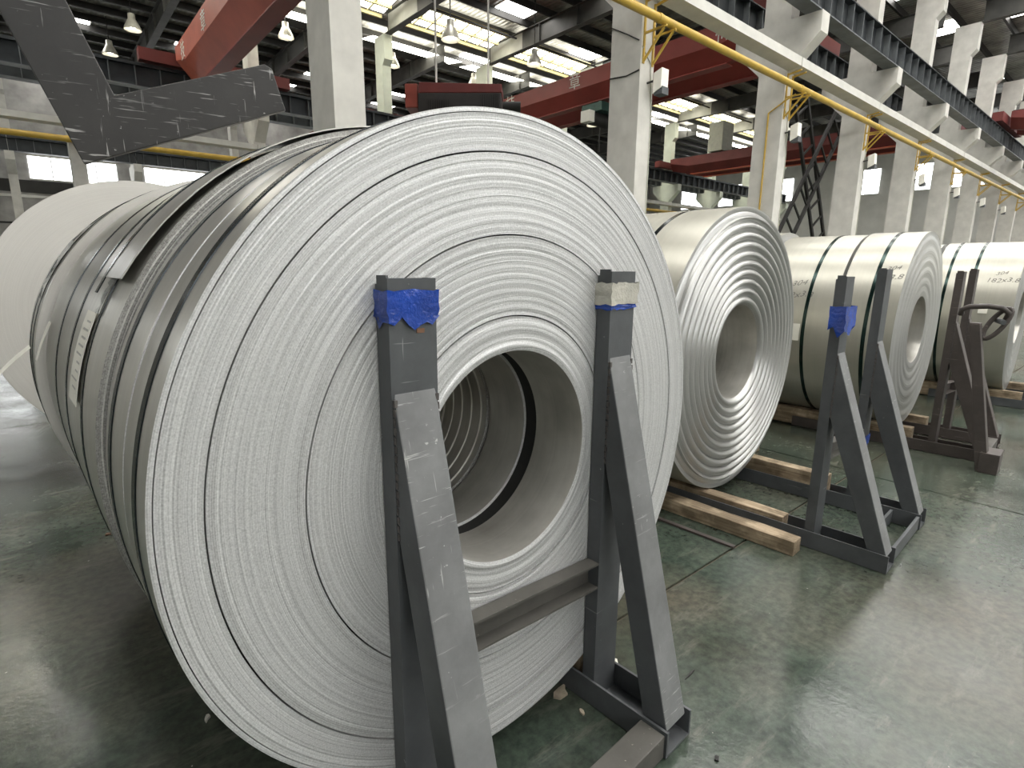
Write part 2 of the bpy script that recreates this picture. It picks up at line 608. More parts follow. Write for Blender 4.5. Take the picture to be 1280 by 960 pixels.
def window(loc, w, h, axis, lab):
    """a window set against a wall; axis 'x' wide along x, facing -y; 'y' wide along y, facing -x; '-y' facing +x"""
    global nw
    nw += 1
    t = empty('window_%d' % nw, loc)
    tag(t, lab, 'window', kind='structure')

    def bx(a0, a1, z0, z1, d0, d1):
        if axis == 'x':
            return MB().box(a0, a1, -d1, -d0, z0, z1)
        if axis == 'y':
            return MB().box(-d1, -d0, a0, a1, z0, z1)
        if axis == '-x':
            return MB().box(a0, a1, d0, d1, z0, z1)
        return MB().box(d0, d1, a0, a1, z0, z1)
    n = max(2, int(round(w / 1.2)))
    for k in range(n):
        bx(-w / 2 + k * w / n + .03, -w / 2 + (k + 1) * w / n - .03, 0.04, h - .04, 0.02, 0.04).build('pane', WINP, t)
        if k:
            bx(-w / 2 + k * w / n - .03, -w / 2 + k * w / n + .03, 0, h, 0.01, 0.06).build('mullion', CONC2, t)
    for z0, z1 in ((-.05, .04), (h - .04, h + .05)):
        bx(-w / 2, w / 2, z0, z1, 0.01, 0.08).build('window_rail', CONC2, t)


for i in range(len(XS_C) - 1):
    xm = (XS_C[i] + XS_C[i + 1]) / 2 + .2
    window((xm, Y1, 6.55), 4.4, 1.35, 'x', '%s bright window of the far wall counted from its near corner' % ORD[i])
    window((xm, Y1, 2.2), 3.6, 1.3, 'x', '%s low bright window of the far wall under the crane rail' % ORD[i])
for i, y in enumerate((-8, -3, 2, 12, 16.5, 21, 29, 34, 39)):
    window((X1, y, 8.7), 3.4, 2.3, 'y', '%s tall bright window high on the end wall of the aisles' % ORD[i])
for i, y in enumerate((12, 18, 30, 36)):
    window((X0, y, 6.2), 4.2, 2.0, '-y', '%s wide window of the gable wall near the coils' % ORD[i])
for i, x in enumerate((-10, -4, 2, 8, 14, 20, 26)):  # unseen windows, added to light the coil faces from the front
    window((x, Y0, 6.3), 5.0, 2.4, '-x', '%s unseen high window added behind the camera to light the coils' % ORD[i])
# horizontal trims of the far wall
for i, (z0, z1, mt) in enumerate(((5.75, 6.45, BLACKST), (5.45, 5.6, CONC2), (3.9, 4.0, BLACKST))):
    tag(MB().box(X0, X1, Y1 - .12, Y1 - .002, z0, z1).build('trim_%d' % (i + 1), mt), ('dark sill band under the far windows', 'thin pale rail below the dark sill band', 'thin dark seam low on the far wall')[i], 'trim', kind='structure')

# ------------------------------------------------------------------ columns with corbels
prof = [(0, 0), (0.72, 0), (0.72, 6.45), (1.44, 7.15), (1.44, 7.6), (0.70, 7.6), (0.70, 11.85), (-0.18, 11.85),
        (-0.18, 10.82), (0.02, 10.6), (0.02, 7.6), (-0.72, 7.6), (-0.72, 7.15), (0, 6.45)]
colm = MB().prism(prof, 'x', 0, 0.42).mesh('column', CONC)
colp = MB().prism(prof, 'x', 0, 0.42).mesh('column_pale', PALEG)
ROWNAMES = {'A': 'carrying the yellow pipe behind the big coils', 'B': 'of the middle row between the two crane bays', 'C': 'of the row along the far window wall'}
for row, xs, y in (('A', XS_A, ROWA), ('B', XS_B, ROWB), ('C', XS_C, ROWC)):
    for i, x in enumerate(xs):
        o = inst('column', colp if row == 'B' and i > 2 else colm, None, (x, y, 0))
        tag(o, '%s white corbelled column %s' % (ORD[i], {'A': 'in the row that carries the yellow pipe', 'B': 'in the middle row between both crane bays', 'C': 'in the row by the far window wall'}[row]),
            'column', 'white columns', 'structure')


# roof beams across the bays, with web stiffeners
def roof_beam(x, ya, yb, lab, mat, pale):
    t = empty('roof_beam', (x + .21, ya, 11.85))
    tag(t, lab, 'roof beam', 'roof beams', 'structure')
    L = yb - ya
    m = MB()
    m.box(-.012, .012, 0, L, 0.02, .82)
    m.box(-.15, .15, 0, L, 0, .025)
    m.box(-.15, .15, 0, L, .80, .825)
    m.build('beam_body', mat, t)
    if pale:
        m = MB()
        m.box(-.02, .02, L - 2.6, L - .1, 0.03, .80)
        m.build('haunch_plate', RAFTL, t)
    st = MB().box(-.13, .13, -.012, .012, 0.026, .80).mesh('stiffener', mat)
    n = int(L / 2.4)
    for k in range(n):
        inst('stiffener', st, t, (0, 0.8 + k * 2.4, 0))


for i, x in enumerate(XS_A):
    roof_beam(x, ROWZ, ROWA - .2, '%s dark roof beam over the bay of the steel coils' % ORD[i], RAFT, False)
for i, x in enumerate(XS_B):
    roof_beam(x, ROWA + 1.0, ROWB - .2, '%s dark roof beam over the bay of the lettered cranes' % ORD[i], RAFT, True)
for i, x in enumerate(XS_C):
    roof_beam(x, ROWB + 1.0, ROWC - .2, '%s dark roof beam over the farthest bay' % ORD[i], RAFT, False)


# runway girders on the corbels
def runway(xs, y, rowlab, side):
    for i in range(len(xs) - 1):
        L = xs[i + 1] - xs[i]
        t = empty('runway_girder', (xs[i] + .21, y, 7.6))
        tag(t, '%s black ribbed runway girder %s' % (ORD[i], rowlab), 'girder', 'runway girders', 'structure')
        m = MB()
        m.box(0, L - .02, -.010, .010, .03, .68)
        m.build('web', GIRD, t)
        MB().box(0, L - .02, -.19, .19, 0.001, .03).build('bottom_flange', GIRDP, t)
        MB().box(0, L - .02, -.19, .19, .68, .71).build('top_flange', GIRD, t)
        MB().box(0, L - .02, -.04, .04, .71, .82).build('crane_rail', GIRD, t)
        n = 8
        st = MB().box(-.012, .012, -.17, .17, .031, .679).mesh('stiffener', GIRDP)
        for k in range(n):
            inst('stiffener', st, t, ((k + .5) * L / n, 0, 0))


runway(XS_A, ROWA - .50, 'above the yellow pipe on the coil side', -1)
runway(XS_A, ROWA + 1.22, 'behind the yellow pipe columns', 1)
runway(XS_B, ROWB - .50, 'on the near side of the middle row', -1)
runway(XS_B, ROWB + 1.22, 'on the far side of the middle row', 1)
runway(XS_C, ROWC - .50, 'beside the far window wall', -1)


# pale cable tray beam and yellow pipe along each row
def tray_row(xs, y, lab1, lab2, zt, zp, rp):
    t = empty('tray_beam', (xs[0], y, zt))
    tag(t, lab1, 'beam')
    for i in range(len(xs) - 1):
        a, b = xs[i] - xs[0] + .02, xs[i + 1] - xs[0] - .02
        MB().prism([(-.36, 0), (-.02, -.03), (-.02, .05), (-.30, .06), (-.30, .20), (-.36, .20)], 'x', a, b).build('tray_section', CONC2, t)
    p = empty('gas_pipe', (xs[0], y - .40, zp))
    tag(p, lab2, 'pipe')
    for i in range(len(xs) - 1):
        a, b = xs[i] - xs[0], xs[i + 1] - xs[0]
        MB().tube([(a, 0, 0), (b - .03, 0, 0)], rp, 14).build('pipe_length', YELL, p, 40)
        MB().tube([(b - .09, 0, 0), (b - .0, 0, 0)], rp * 1.12, 14).build('pipe_collar', YELL, p, 40)


tray_row(XS_A, ROWA, 'pale tray beam running along the pipe columns below their corbels', 'round yellow pipe bracketed along the near column row', 6.45, 5.93, .074)
tray_row(XS_B, ROWB, 'pale tray beam along the middle column row', 'yellow pipe along the middle column row far behind the coils', 6.1, 5.62, .10)
for i, x in enumerate(XS_A):
    t = empty('pipe_bracket', (x + .21, ROWA, 5.93))
    tag(t, '%s yellow triangular bracket holding the pipe on its column' % ORD[i], 'bracket', 'yellow pipe brackets')
    for s in (-.14, .14):
        MB().box(s - .02, s + .02, -.03, -.002, -.62, .45).build('back_bar', YELL, t)
        MB().bar((s, -.02, -.58), (s, -.44, -.13), .035, .035).build('brace', YELL, t)
        MB().bar((s, -.02, .42), (s, -.34, .46), .035, .035).build('upper_brace', YELL, t)
        MB().bar((s, -.02, -.11), (s, -.50, -.11), .035, .035).build('arm', YELL, t)

# floodlights and cables on the near columns
for i, x in enumerate(XS_A[2:9]):
    t = empty('floodlight', (x + .21, ROWA, 5.0))
    tag(t, '%s small white box floodlight on an arm of the pipe columns' % ORD[i], 'floodlight', 'floodlights on the pipe columns')
    MB().bar((0.02, -.002, .0), (.10, -.22, .04), .03, .03).build('arm', BLACKST, t)
    MB().add(*(lambda: ([(.0, -.16, -.22), (.22, -.16, -.22), (.22, -.34, -.14), (.0, -.34, -.14), (.06, -.12, .16), (.28, -.12, .16), (.28, -.30, .22), (.06, -.30, .22)],
                        [(0, 3, 2, 1), (4, 5, 6, 7), (0, 1, 5, 4), (1, 2, 6, 5), (2, 3, 7, 6), (3, 0, 4, 7)]))()).build('lamp_box', PAPER, t)
    MB().box(.02, .22, -.36, -.17, -.25, -.12).build('driver_box', RACKG, t)
for i, x in enumerate(XS_A[2:7]):
    a = XS_A[2:8][i]
    t = tag(MB().tube([(x + .02, ROWA - .012, 5.6), (x + .30, ROWA - .012, 5.35), (x + .40, ROWA - .012, 4.5), (x + .40, ROWA - .012, 0.3)], .012, 6).build('conduit', BOXG),
            '%s thin grey conduit run down a pipe column' % ORD[i], 'conduit', 'conduits on the pipe columns')
t = MB().tube([(15.05 - .03, 7.45, .3), (15.05 - .03, 7.45, 5.5), (15.05 - .03, 7.05, 5.72), (15.05 - .03, 6.80, 5.82)], .022, 8).build('branch_pipe', YELL)
tag(t, 'thin yellow branch pipe running down the third pipe column', 'pipe')


for pa, pb, pc, lab in (((764, 35), (784, 43), (799, 50), 'thin dark cable crossing the upper flank of the second pipe column'),
                        ((762, 99), (783, 95), (799, 87), 'thin dark cable sagging across the second pipe column below its lamp')):
    pts = []
    for px, py in (pa, pb, pc):
        d = ray(px, py)
        pts.append(CO + d * ((9.15 - .014) / d.x))
    tag(MB().tube(pts, .012, 6).build('cable', BLACKST), lab, 'cable')


# ------------------------------------------------------------------ lettering
def text_mesh(s, size, mat, depth=0.004):
    cu = bpy.data.curves.new('lettering', 'FONT')
    cu.body = s
    cu.size = size
    cu.align_x = 'CENTER'
    cu.align_y = 'CENTER'
    cu.extrude = depth
    cu.resolution_u = 2
    o = bpy.data.objects.new('lettering', cu)
    COL.objects.link(o)
    dg = bpy.context.evaluated_depsgraph_get()
    me = bpy.data.meshes.new_from_object(o.evaluated_get(dg))
    bpy.data.objects.remove(o)
    me.materials.clear()
    me.materials.append(mat)
    return me


# ------------------------------------------------------------------ bridge cranes
def bridge_crane(x, ya, yb, lab, mats, chars, trolley=None, z=8.42, sc=1.0, double=True):
    side, low = mats
    t = empty('bridge_crane', (x, ya, z))
    tag(t, lab, 'crane', 'red bridge cranes')
    L = yb - ya
    for gi, gx in enumerate((0.0, 1.7) if double else (0.0,)):
        # hollow box girder with chamfered ends
        sec = [(0, .62), (0, .62 - .57 * sc), (.38 * sc, .62 - 1.04 * sc), (.62 * sc, .62 - 1.04 * sc), (.62 * sc, .62)]

        def at(y, k):
            return [(gx + p[0], y, (p[1] if p[1] > .3 else p[1] + k)) for p in sec]
        rings = [at(.4, .30), at(1.8, 0), at(L - 1.8, 0), at(L - .4, .30)]
        m = MB()
        v = [q for r in rings for q in r]
        f = [tuple(range(5)), tuple(range(19, 14, -1))]
        for r in range(3):
            for j in range(5):
                f.append((r * 5 + j, (r + 1) * 5 + j, (r + 1) * 5 + (j + 1) % 5, r * 5 + (j + 1) % 5))
        m.add(v, f)
        g = m.build('girder', side, t)
        zb = .62 - 1.04 * sc
        MB().box(gx + .34 * sc, gx + .72 * sc, 1.8, L - 1.8, zb - .035, zb - .001).build('girder_flange', low, t)
        MB().box(gx + .26, gx + .34, .4, L - .4, .621, .70).build('trolley_rail', GIRD, t)
    for yy in (.1, L - .1):
        MB().box(-1.1, 4.0, yy - .20, yy + .20, .05, .45).build('end_carriage', DRED, t)
    for k, (yy, ch) in enumerate(chars):
        me = text_mesh(ch, .62, WHITEP)
        o = inst('lettering', me, t, (-.006, yy, .33 if sc == 1 else .2))
        o.rotation_euler = (PI / 2, 0, -PI / 2)
    if trolley is not None:
        yy = trolley
        MB().box(.1, 2.7, yy - .7, yy + .7, .705, .85).build('trolley_frame', DRED, t)
        MB().box(.5, 1.5, yy - .5, yy + .3, .851, 1.4).build('hoist_housing', DKGREEN, t)
        m = MB().tube([(1.0, yy - .6, 1.1), (2.3, yy - .6, 1.1)], .25, 12)
        m.build('hoist_drum', BLACKST, t, 40)
    return t


bridge_crane(4.75, ROWA + 1.22, ROWB - .50, 'red box girder crane ending above the hanging dark hook plate', (plain('crane_red_lit', (0.47, 0.12, 0.08), 0.5, 0.0, 0.14, 1.2), RED), [(11.6, '章'), (14.6, '技')], sc=1.25, double=False)  # girder in a lighter red, the light on it put into the paint
bridge_crane(17.0, ROWA + 1.22, ROWB - .50, 'dark red lettered crane behind the second white column', (RED, RED), [(1.75, '荷'), (8.0, '章'), (11.9, '技')], z=8.30)
bridge_crane(35.0, ROWA + 1.22, ROWB - .50, 'orange red crane with a grey cabinet far down the lettered crane bay', (DRED, ORANGE), [], 9.0)
bridge_crane(36.5, ROWZ + .5, ROWA - .50, 'dark red crane at the far end of the coil bay', (DRED, RED), [])
bridge_crane(13.0, ROWB + 1.22, ROWC - .5, 'small distant red crane in the farthest bay before the windows', (RED, ORANGE), [])
t = tag(MB().box(34.9, 36.2, 20.2, 21.2, 9.13, 10.9).build('control_cabinet', BOXG, bevel=.02), 'pale grey control cabinet standing on the orange red crane', 'cabinet')

# hoist under the lettered crane
t = empty('hoist', (17.4, 15.3, 6.9))
tag(t, 'dark green chain hoist slung below the lettered crane', 'hoist')
MB().box(-.5, .6, -.5, .5, .45, .75).build('hoist_frame', DKGREEN, t)
MB().tube([(-.55, 0, .25), (.65, 0, .25)], .26, 12).build('drum', BLACKST, t, 40)
MB().box(-.85, -.56, -.22, .22, .05, .45).build('motor_box', PAPER, t)
MB().tube([(0, 0, .0), (0, 0, -.9)], .03, 6).build('chain', BLACKST, t)
MB().box(-.06, .06, -.06, .06, .75, .93).build('hanger', BLACKST, t)

# dark machine housing hanging beyond the top of the big coil
t = empty('hanging_power_unit', (9.65, 13.55, 6.12), math.radians(-42))
tag(t, 'dark slatted machine housing with a red lid hanging beyond the big coil', 'machine')
MB().box(-1.15, 1.10, -.5, .5, -.55, .0).build('housing', plain('housing_black', (0.035, 0.032, 0.030), .5, .2), t, bevel=.02)
MB().prism([(-1.15, .002), (1.12, .002), (1.12, .22), (-1.12, .27)], 'y', -.5, .5).build('lid', DRED, t, bevel=.02)
MB().box(-1.52, -1.17, -.42, .42, -.35, .26).build('side_cover', plain('cover_red', (0.30, 0.06, 0.04), .5), t, bevel=.03)
sl = MB().box(-.014, .014, -.53, -.502, -.36, -.06).mesh('vent_slat', BLACKST)
for k in range(9):
    inst('vent_slat', sl, t, (.55 + k * .06, 0, 0))
for k in range(10):
    inst('vent_slat', sl, t, (-.85 + k * .06, 0, -.12))
MB().tube([(1.13, -.1, -.25), (1.62, -.1, -.25)], .14, 12).build('motor', BLACKST, t, 40)
MB().tube([(-.72, 0, .3), (-.72, 0, 7.0)], .03, 6).build('hanger_rod', CONC2, t)
MB().tube([(.72, 0, .3), (.72, 0, 7.0)], .03, 6).build('hanger_rod', CONC2, t)


# hanging bell lamps
def bell_lamp(x, y, z, lab):
    t = empty('pendant_lamp', (x, y, z))
    tag(t, lab, 'lamp', 'bell shaped pendant lamps')
    MB().tube([(0, 0, .62), (0, 0, ZR - z)], .022, 6).build('rod', BLACKST, t)
    MB().lathe_z([(0.05, .65), (.13, .62), (.14, .42), (.17, .38), (.30, .12), (.33, 0), (.32, 0), (.28, .12), (.15, .37)], 20).build('shade', LAMPW, t, 50)
    MB().lathe_z([(.001, .05), (.10, .08), (.13, .17), (.08, .30), (.001, .34)], 12).build('bulb', BULB, t, 60)


for px, py, d, lab in ((165, 28, 24, 'pale bell lamp hanging above the dark hook plate'), (137, 60, 31, 'small dim bell lamp beyond the hook plate arm'),
                       (357, 38, 24, 'bell lamp hanging beside the first white column'), (491, 75, 31, 'bell lamp beside the pale column with pipes'),
                       (592, 100, 34, 'bell lamp above the hanging machine housing'), (563, 38, 19, 'bell lamp in front of the glazed skylight'),
                       (668, 72, 24, 'bell lamp above the crane lettering'), (741, 150, 30, 'lit bell lamp under the lettered crane by the second column'),
                       (893, 192, 60, 'tiny bell lamp far beyond the third column')):
    p = at_depth(px, py, d)
    if p.z > 11.6:
        p = CO + (p - CO) * ((11.6 - CAM_H) / (p.z - CAM_H))
    bell_lamp(p.x, p.y, p.z - .3, lab)

# crossing steel ladders between the third and fourth pipe columns
def ladder(a, b, half, lab):
    """a, b: foot and head centre"""
    t = empty('steel_ladder', a)
    tag(t, lab, 'ladder', 'black steel ladders')
    d = Vector(b) - Vector(a)
    n = Vector((d.z, 0, -d.x)).normalized()
    for s in (-1, 1):
        MB().bar(n * s * half, d + n * s * half, .16, .12, (0, 1, 0)).build('rail', BLACKST, t)
    k = int(d.length / .95)
    for i in range(1, k + 1):
        c = d * (i / (k + .5))
        MB().bar(c - n * half, c + n * half, .09, .07, (0, 1, 0)).build('rung', BLACKST, t)


ladder((24.4, 12.0, 0), (32.2, 12.0, 9.6), .62, 'black ladder leaning up towards the fourth pipe column')
ladder((33.6, 12.35, 0), (27.9, 12.35, 9.2), .62, 'black ladder crossing behind and leaning towards the third pipe column')

# ------------------------------------------------------------------ hanging hook plate (L shaped)
hp = [(-14, 0), (105, 205), (357, 138), (340, 86), (331, 80), (143, 119), (82, 0)]
ctr = at_depth(140, 120, 1.62)
nh = Vector((ctr.x, ctr.y, 0)).normalized()
nh = Matrix.Rotation(math.radians(-5), 3, 'Z') @ nh
rh = nh.cross(Vector((0, 0, 1)))


def on_hook(px, py):
    d = ray(px, py)
    q = CO + d * (((ctr - CO).dot(nh)) / d.dot(nh)) - ctr
    return (q.dot(rh), q.z)


poly = [on_hook(*p) for p in hp]
# carry the arm on above the frame
dv = Vector((poly[-1][0] - poly[-2][0], poly[-1][1] - poly[-2][1])).normalized() * 0.75
poly = poly[1:-1] + [(poly[-2][0] + dv.x * 1.9, poly[-2][1] + dv.y * 1.9), (poly[1][0] + dv.x * 2.15, poly[1][1] + dv.y * 2.15)]
t = empty('hook_plate', ctr, math.atan2(rh.y, rh.x))
tag(t, 'dark scratched L-shaped steel hook plate hanging above the rear coils', 'hook')
m = MB()
n = len(poly)
m.prism(poly, 'y', 0, .022)
o = m.build('plate', [HOOKM, HOOKE], t, bevel=.003)
for pf in o.data.polygons:
    if abs(pf.normal.y) < .5:
        pf.material_index = 1
top = Vector(((poly[-1][0] + poly[-2][0]) / 2, .0175, (poly[-1][1] + poly[-2][1]) / 2 - .12))
MB().tube([top + Vector((.0, .0, .0)), top + Vector((0, 0, 4.0)), (top.x, .0175, 12.5 - ctr.z)], .014, 8).build('sling_cable', BLACKST, t)


# ------------------------------------------------------------------ steel coils
def wrap_text(me, R, cz, ang, yc, tilt=0.0):
    """lay flat text (x right, y up) on a cylinder of radius R about the local y axis; ang is the polar angle, reading along -y"""
    for v in me.vertices:
        x, y, z = v.co
        xr = x * math.cos(tilt) - y * math.sin(tilt)
        yr = x * math.sin(tilt) + y * math.cos(tilt)
        a = ang - yr / R
        rr = R + .0015 + z * .1
        v.co = (rr * math.cos(a), yc - xr, cz + rr * math.sin(a))
    me.update()


def face_profile(r0, R, seed, style, cracks=(), recess=0.0):
    q = random.Random(seed)
    pts = []
    n = {'fine': 230, 'wave': 150, 'soft': 120, 'plain': 60}[style]
    y = 0.0
    for i in range(n + 1):
        r = r0 + (R - r0) * i / n
        s = (r - r0) / (R - r0)
        if style == 'fine':
            y = .0007 * math.sin(r * 310) * q.random() + q.uniform(-.00028, .00028) + .0005 * math.sin(r * 47 + 1) + .0012 * math.sin(r * 19)
            if s < .28:
                y -= .003 * max(0, math.sin((r - r0) * 120)) * (1 - s / .28)
        elif style == 'wave':
            ph = (r - r0) / (R - r0) * 10.5
            fr = ph - math.floor(ph)
            y = -.027 * (math.sin(PI * fr) ** .8) * (1.0 if s < .9 else .35) - .02 * math.sin(s * PI) + q.uniform(-.0005, .0005)
        elif style == 'soft':
            y = -.012 * math.sin(s * PI * .9) + .0022 * math.sin(r * 70) + q.uniform(-.0007, .0007)
        else:
            y = q.uniform(-.0008, .0008)
        if recess and r < r0 + .035:
            y += recess
        pts.append((r, y))
    out = []
    for r, y in pts:
        out.append((r, y))
    out.sort()
    return out


def coil(lab, u, v, width, R, r, zc, edge, skin, style, straps=(), seed=1, seg=128, cracks=(), bore_rings=0, strapmat=None, off=None, recess=0.0):
    t = empty('steel_coil', cw(u, v, zc - R), CA)
    tag(t, lab, 'steel coil', 'steel coils laid on their sides')
    fp = face_profile(r, R, seed, style, cracks, recess)
    y0, yR = fp[0][1], fp[-1][1]
    sh = (off[0], off[1], r, R) if off else None
    m = MB()
    cuts = sorted(cracks)
    lo = 0.0
    for cr, gw in [(c_, .0019 if c_ < R - .02 else .0011) for c_ in cuts] + [(R + 1, 0)]:
        seg_pts = [p for p in fp if lo < p[0] < cr - gw]
        if lo:
            seg_pts = [(lo, .014), (lo, seg_pts[0][1])] + seg_pts
        if cr < R:
            seg_pts = seg_pts + [(cr - gw, seg_pts[-1][1]), (cr - gw, .014)]
            MB().lathe([(cr - gw, .0135), (cr + gw, .0135)], seg, R, shift=sh).build('wrap_gap', DARKIN, t)
        m.lathe(seg_pts, seg, R, shift=sh)
        lo = cr + gw
    m.build('wound_edges', edge, t, 45)
    # outer skin and back
    m = MB()
    m.lathe([(R, yR), (R + .0006, yR + .002), (R + .0006, width)], seg, R)
    m.build('outer_wrap', skin, t, 50)
    MB().lathe([(R, width), (r, width)], seg, R, shift=sh).build('rear_edges', edge, t)
    if bore_rings:
        q = random.Random(seed + 5)
        pr = [(r, y0)]
        for k in range(bore_rings):
            a = width * (k + .5) / bore_rings
            rr = r - .05 * (k / bore_rings) ** 1.0
            pr += [(rr, a), (rr - q.uniform(.003, .008), a + .002)]
        pr.append((r - .055, width))
        MB().lathe(pr, 96, R, shift=sh).build('bore', BORE, t, 25)
    else:
        MB().lathe([(r, y0), (r - .001, y0 + .003), (r - .001, width)], 96, R, shift=sh).build('bore', BORE, t, 40)
    for s in straps:
        sy, sw = s[0], s[1]
        MB().lathe([(R + .0008, sy), (R + .0032, sy + .001), (R + .0032, sy + sw - .001), (R + .0008, sy + sw)], seg, R).build('strap', strapmat or STRAP, t, 50)
    return t


EDGE1 = coil_edge('strip_edges_front', .897, (0.36, 0.36, 0.355), (0.88, 0.88, 0.87), .38, .45)
EDGE2 = coil_edge('strip_edges_ridged', .898, (0.36, 0.36, 0.345), (0.62, 0.62, 0.60), .6, .33, 160, 30, 6, .8, .15)
EDGE3 = coil_edge('strip_edges_soft', .86, (0.42, 0.42, 0.40), (0.66, 0.66, 0.64), .5, .36, 200, 24, 6, .8, .2)
EDGE4 = coil_edge('strip_edges_plain', .925, (0.56, 0.54, 0.50), (0.70, 0.68, 0.635), .15, .6, 300, 60, 5, .7, .1)
EDGED = coil_edge('strip_edges_rough', .905, (0.16, 0.155, 0.145), (0.56, 0.55, 0.52), .4, .5, 320, 90, 9, 1.5, .6)

cA = coil('large bright coil of fine wound strip directly behind the nearest rack', 0, 0, .205, .897, .305, C1.z, EDGE1, SKIN_A, 'fine', [(.075, .032)], 3, 192, (.398, .605, .801, .886), off=(-.017, -.010))
cB = coil('narrow coil pressed against the rear of the bright front coil', .0, .232, .215, .8955, .303, C1.z, EDGE1, SKIN_A, 'fine', [(.135, .032)], 4, 160, (.5, .7), off=(-.017, -.010), recess=.034)
cC = coil('long strapped coil with a lifted strip end and a white tag', -.006, .468, 1.46, .905, .303, C1.z + .018, EDGED, SKIN_A, 'fine', [(.23, .03), (.62, .03), (.98, .03)], 5, 160, (), 26, off=(-.012, -.028))
cD = coil('narrow coil wrapped in film behind the long strapped coil', -.02, 1.99, .42, .925, .305, C1.z + .02, EDGE4, SKIN_A, 'plain', [(.12, .03), (.29, .03)], 6, 128)
cE = coil('big pale plain-faced coil standing last in the front row', -.19, 3.6, 1.0, .925, .305, 1.158, EDGE4, SKIN_A, 'plain', [(.3, .03)], 7, 128)

# second, third and fourth rows
cF = coil('coil with deep stepped ridges on its face beside the nearest rack', 2.43, .5, 1.15, .898, .305, .998, EDGE2, SKIN_B, 'wave', [(.30, .03), (.75, .03)], 8, 144)
cG = coil('beige coil with its hole showing behind the blue taped rack', 5.05, .05, .42, .86, .30, 1.0, EDGE3, SKIN_B, 'soft', [(.18, .03)], 9, 128, (), 0, STRAPG)
cH = coil('beige coil with pencilled sizes behind the blue taped rack', 5.03, .50, .66, .852, .30, .995, EDGE3, SKIN_B, 'soft', [(.20, .03)], 10, 128, (), 0, STRAPG)
cI = coil('dull beige coil farthest back in the blue taped rack row', 5.0, 1.22, .8, .87, .30, 1.02, EDGE3, SKIN_B, 'soft', [(.12, .03), (.5, .03)], 11, 128)
cJ = coil('glossy beige coil behind the rusty brown rack with a shackle', 7.7, -.42, .74, .86, .30, 1.0, EDGE2, SKIN_B, 'soft', [(.37, .03), (.60, .03)], 12, 128, (), 0, STRAPG)
cK = coil('beige coil standing farther back in the brown rack row', 7.72, .38, .8, .852, .30, .995, EDGE3, SKIN_B, 'soft', [(.12, .03), (.48, .03)], 13, 128)


# lifted strip end of the long coil
def strip_tail(t, R, y0, y1, a0, a1, lift, mat, name='strip_tail'):
    """outermost wrap seen from a0 to its free end at a1 (degrees), lifting away"""
    k = 26
    v = []
    for i in range(k + 1):
        s = i / k
        a = math.radians(a0 + (a1 - a0) * s)
        rr = R + .003 + lift * s ** 2.2
        for y, dr in ((y0, 0), (y1, 0), (y1, .003), (y0, .003)):
            v.append(((rr + dr) * math.cos(a), y, R + (rr + dr) * math.sin(a)))
    f = [(0, 1, 2, 3), (4 * k + 3, 4 * k + 2, 4 * k + 1, 4 * k)]
    for i in range(k):
        b = i * 4
        for j in range(4):
            f.append((b + j, b + 4 + j, b + 4 + (j + 1) % 4, b + (j + 1) % 4))
    return MB().add(v, f).build(name, mat, t, 30)


strip_tail(cC, .905, .005, .36, 60, 150, .022, SKIN_A)
strip_tail(cC, .9085, .23, .26, 60, 153, .019, STRAP, 'strap')


def tagpaper(t, R, y0, y1, a0, a1, lift, lines=True, name='paper_tag'):
    """paper tag lying on the coil from polar angle a0 to a1"""
    k = 6
    v = []
    for i in range(k + 1):
        s = i / k
        a = math.radians(a0 + (a1 - a0) * s)
        rr = R + .006 + lift * s
        for y in (y0, y1):
            v.append((rr * math.cos(a), y, R + rr * math.sin(a)))
        for y in (y1, y0):
            v.append(((rr + .0012) * math.cos(a), y, R + (rr + .0012) * math.sin(a)))
    f = [(0, 1, 2, 3), (4 * k + 3, 4 * k + 2, 4 * k + 1, 4 * k)]
    for i in range(k):
        b = i * 4
        for j in range(4):
            f.append((b + j, b + 4 + j, b + 4 + (j + 1) % 4, b + (j + 1) % 4))
    p = MB().add(v, f).build(name, PAPER, t)
    if lines:
        m = MB()
        q = random.Random(3)
        for i in range(9):
            s = .1 + .09 * i
            a = math.radians(a0 + (a1 - a0) * s)
            b = math.radians(a0 + (a1 - a0) * (s + .022))
            rr = R + .008 + lift * s
            w = (y1 - y0) * q.uniform(.35, .75)
            yy = y0 + (y1 - y0) * .15
            m.add([(rr * math.cos(a), yy, R + rr * math.sin(a)), (rr * math.cos(a), yy + w, R + rr * math.sin(a)),
                   (rr * math.cos(b), yy + w, R + rr * math.sin(b)), (rr * math.cos(b), yy, R + rr * math.sin(b))], [(0, 1, 2, 3)])
        m.build('printed_lines', plain('print_grey', (.45, .44, .41), .8), p)
    return p


tagpaper(cC, .905, .27, .44, 156, 172, .004)
tagpaper(cC, .905, 1.33, 1.42, 163, 173, .03, False)
tagpaper(cD, .925, .16, .30, 172, 181, .14, False)
# glossy film on the long coil beside the lifted end
m = MB()
q = random.Random(11)
k = 22
v = []
for i in range(k + 1):
    a = math.radians(141 + 15 * i / k)
    for j in range(5):
        rr = .905 + .005 + q.uniform(0, .007)
        v.append((rr * math.cos(a), .225 + .05 * j / 4 + q.uniform(-.004, .004), .905 + rr * math.sin(a)))
f = [(i * 5 + j, i * 5 + j + 1, (i + 1) * 5 + j + 1, (i + 1) * 5 + j) for i in range(k) for j in range(4)]
m.add(v, f).build('film_strip', WRAPF, cC)
m = MB()
v = []
for i in range(13):
    a = math.radians(134 + 24 * i / 12)
    for j in range(3):
        rr = .925 + .006 + q.uniform(0, .012)
        v.append((rr * math.cos(a), .06 + .06 * j / 2, .925 + rr * math.sin(a)))
m.add(v, [(i * 3 + j, i * 3 + j + 1, (i + 1) * 3 + j + 1, (i + 1) * 3 + j) for i in range(12) for j in range(2)]).build('film_strip', WRAPF, cD)

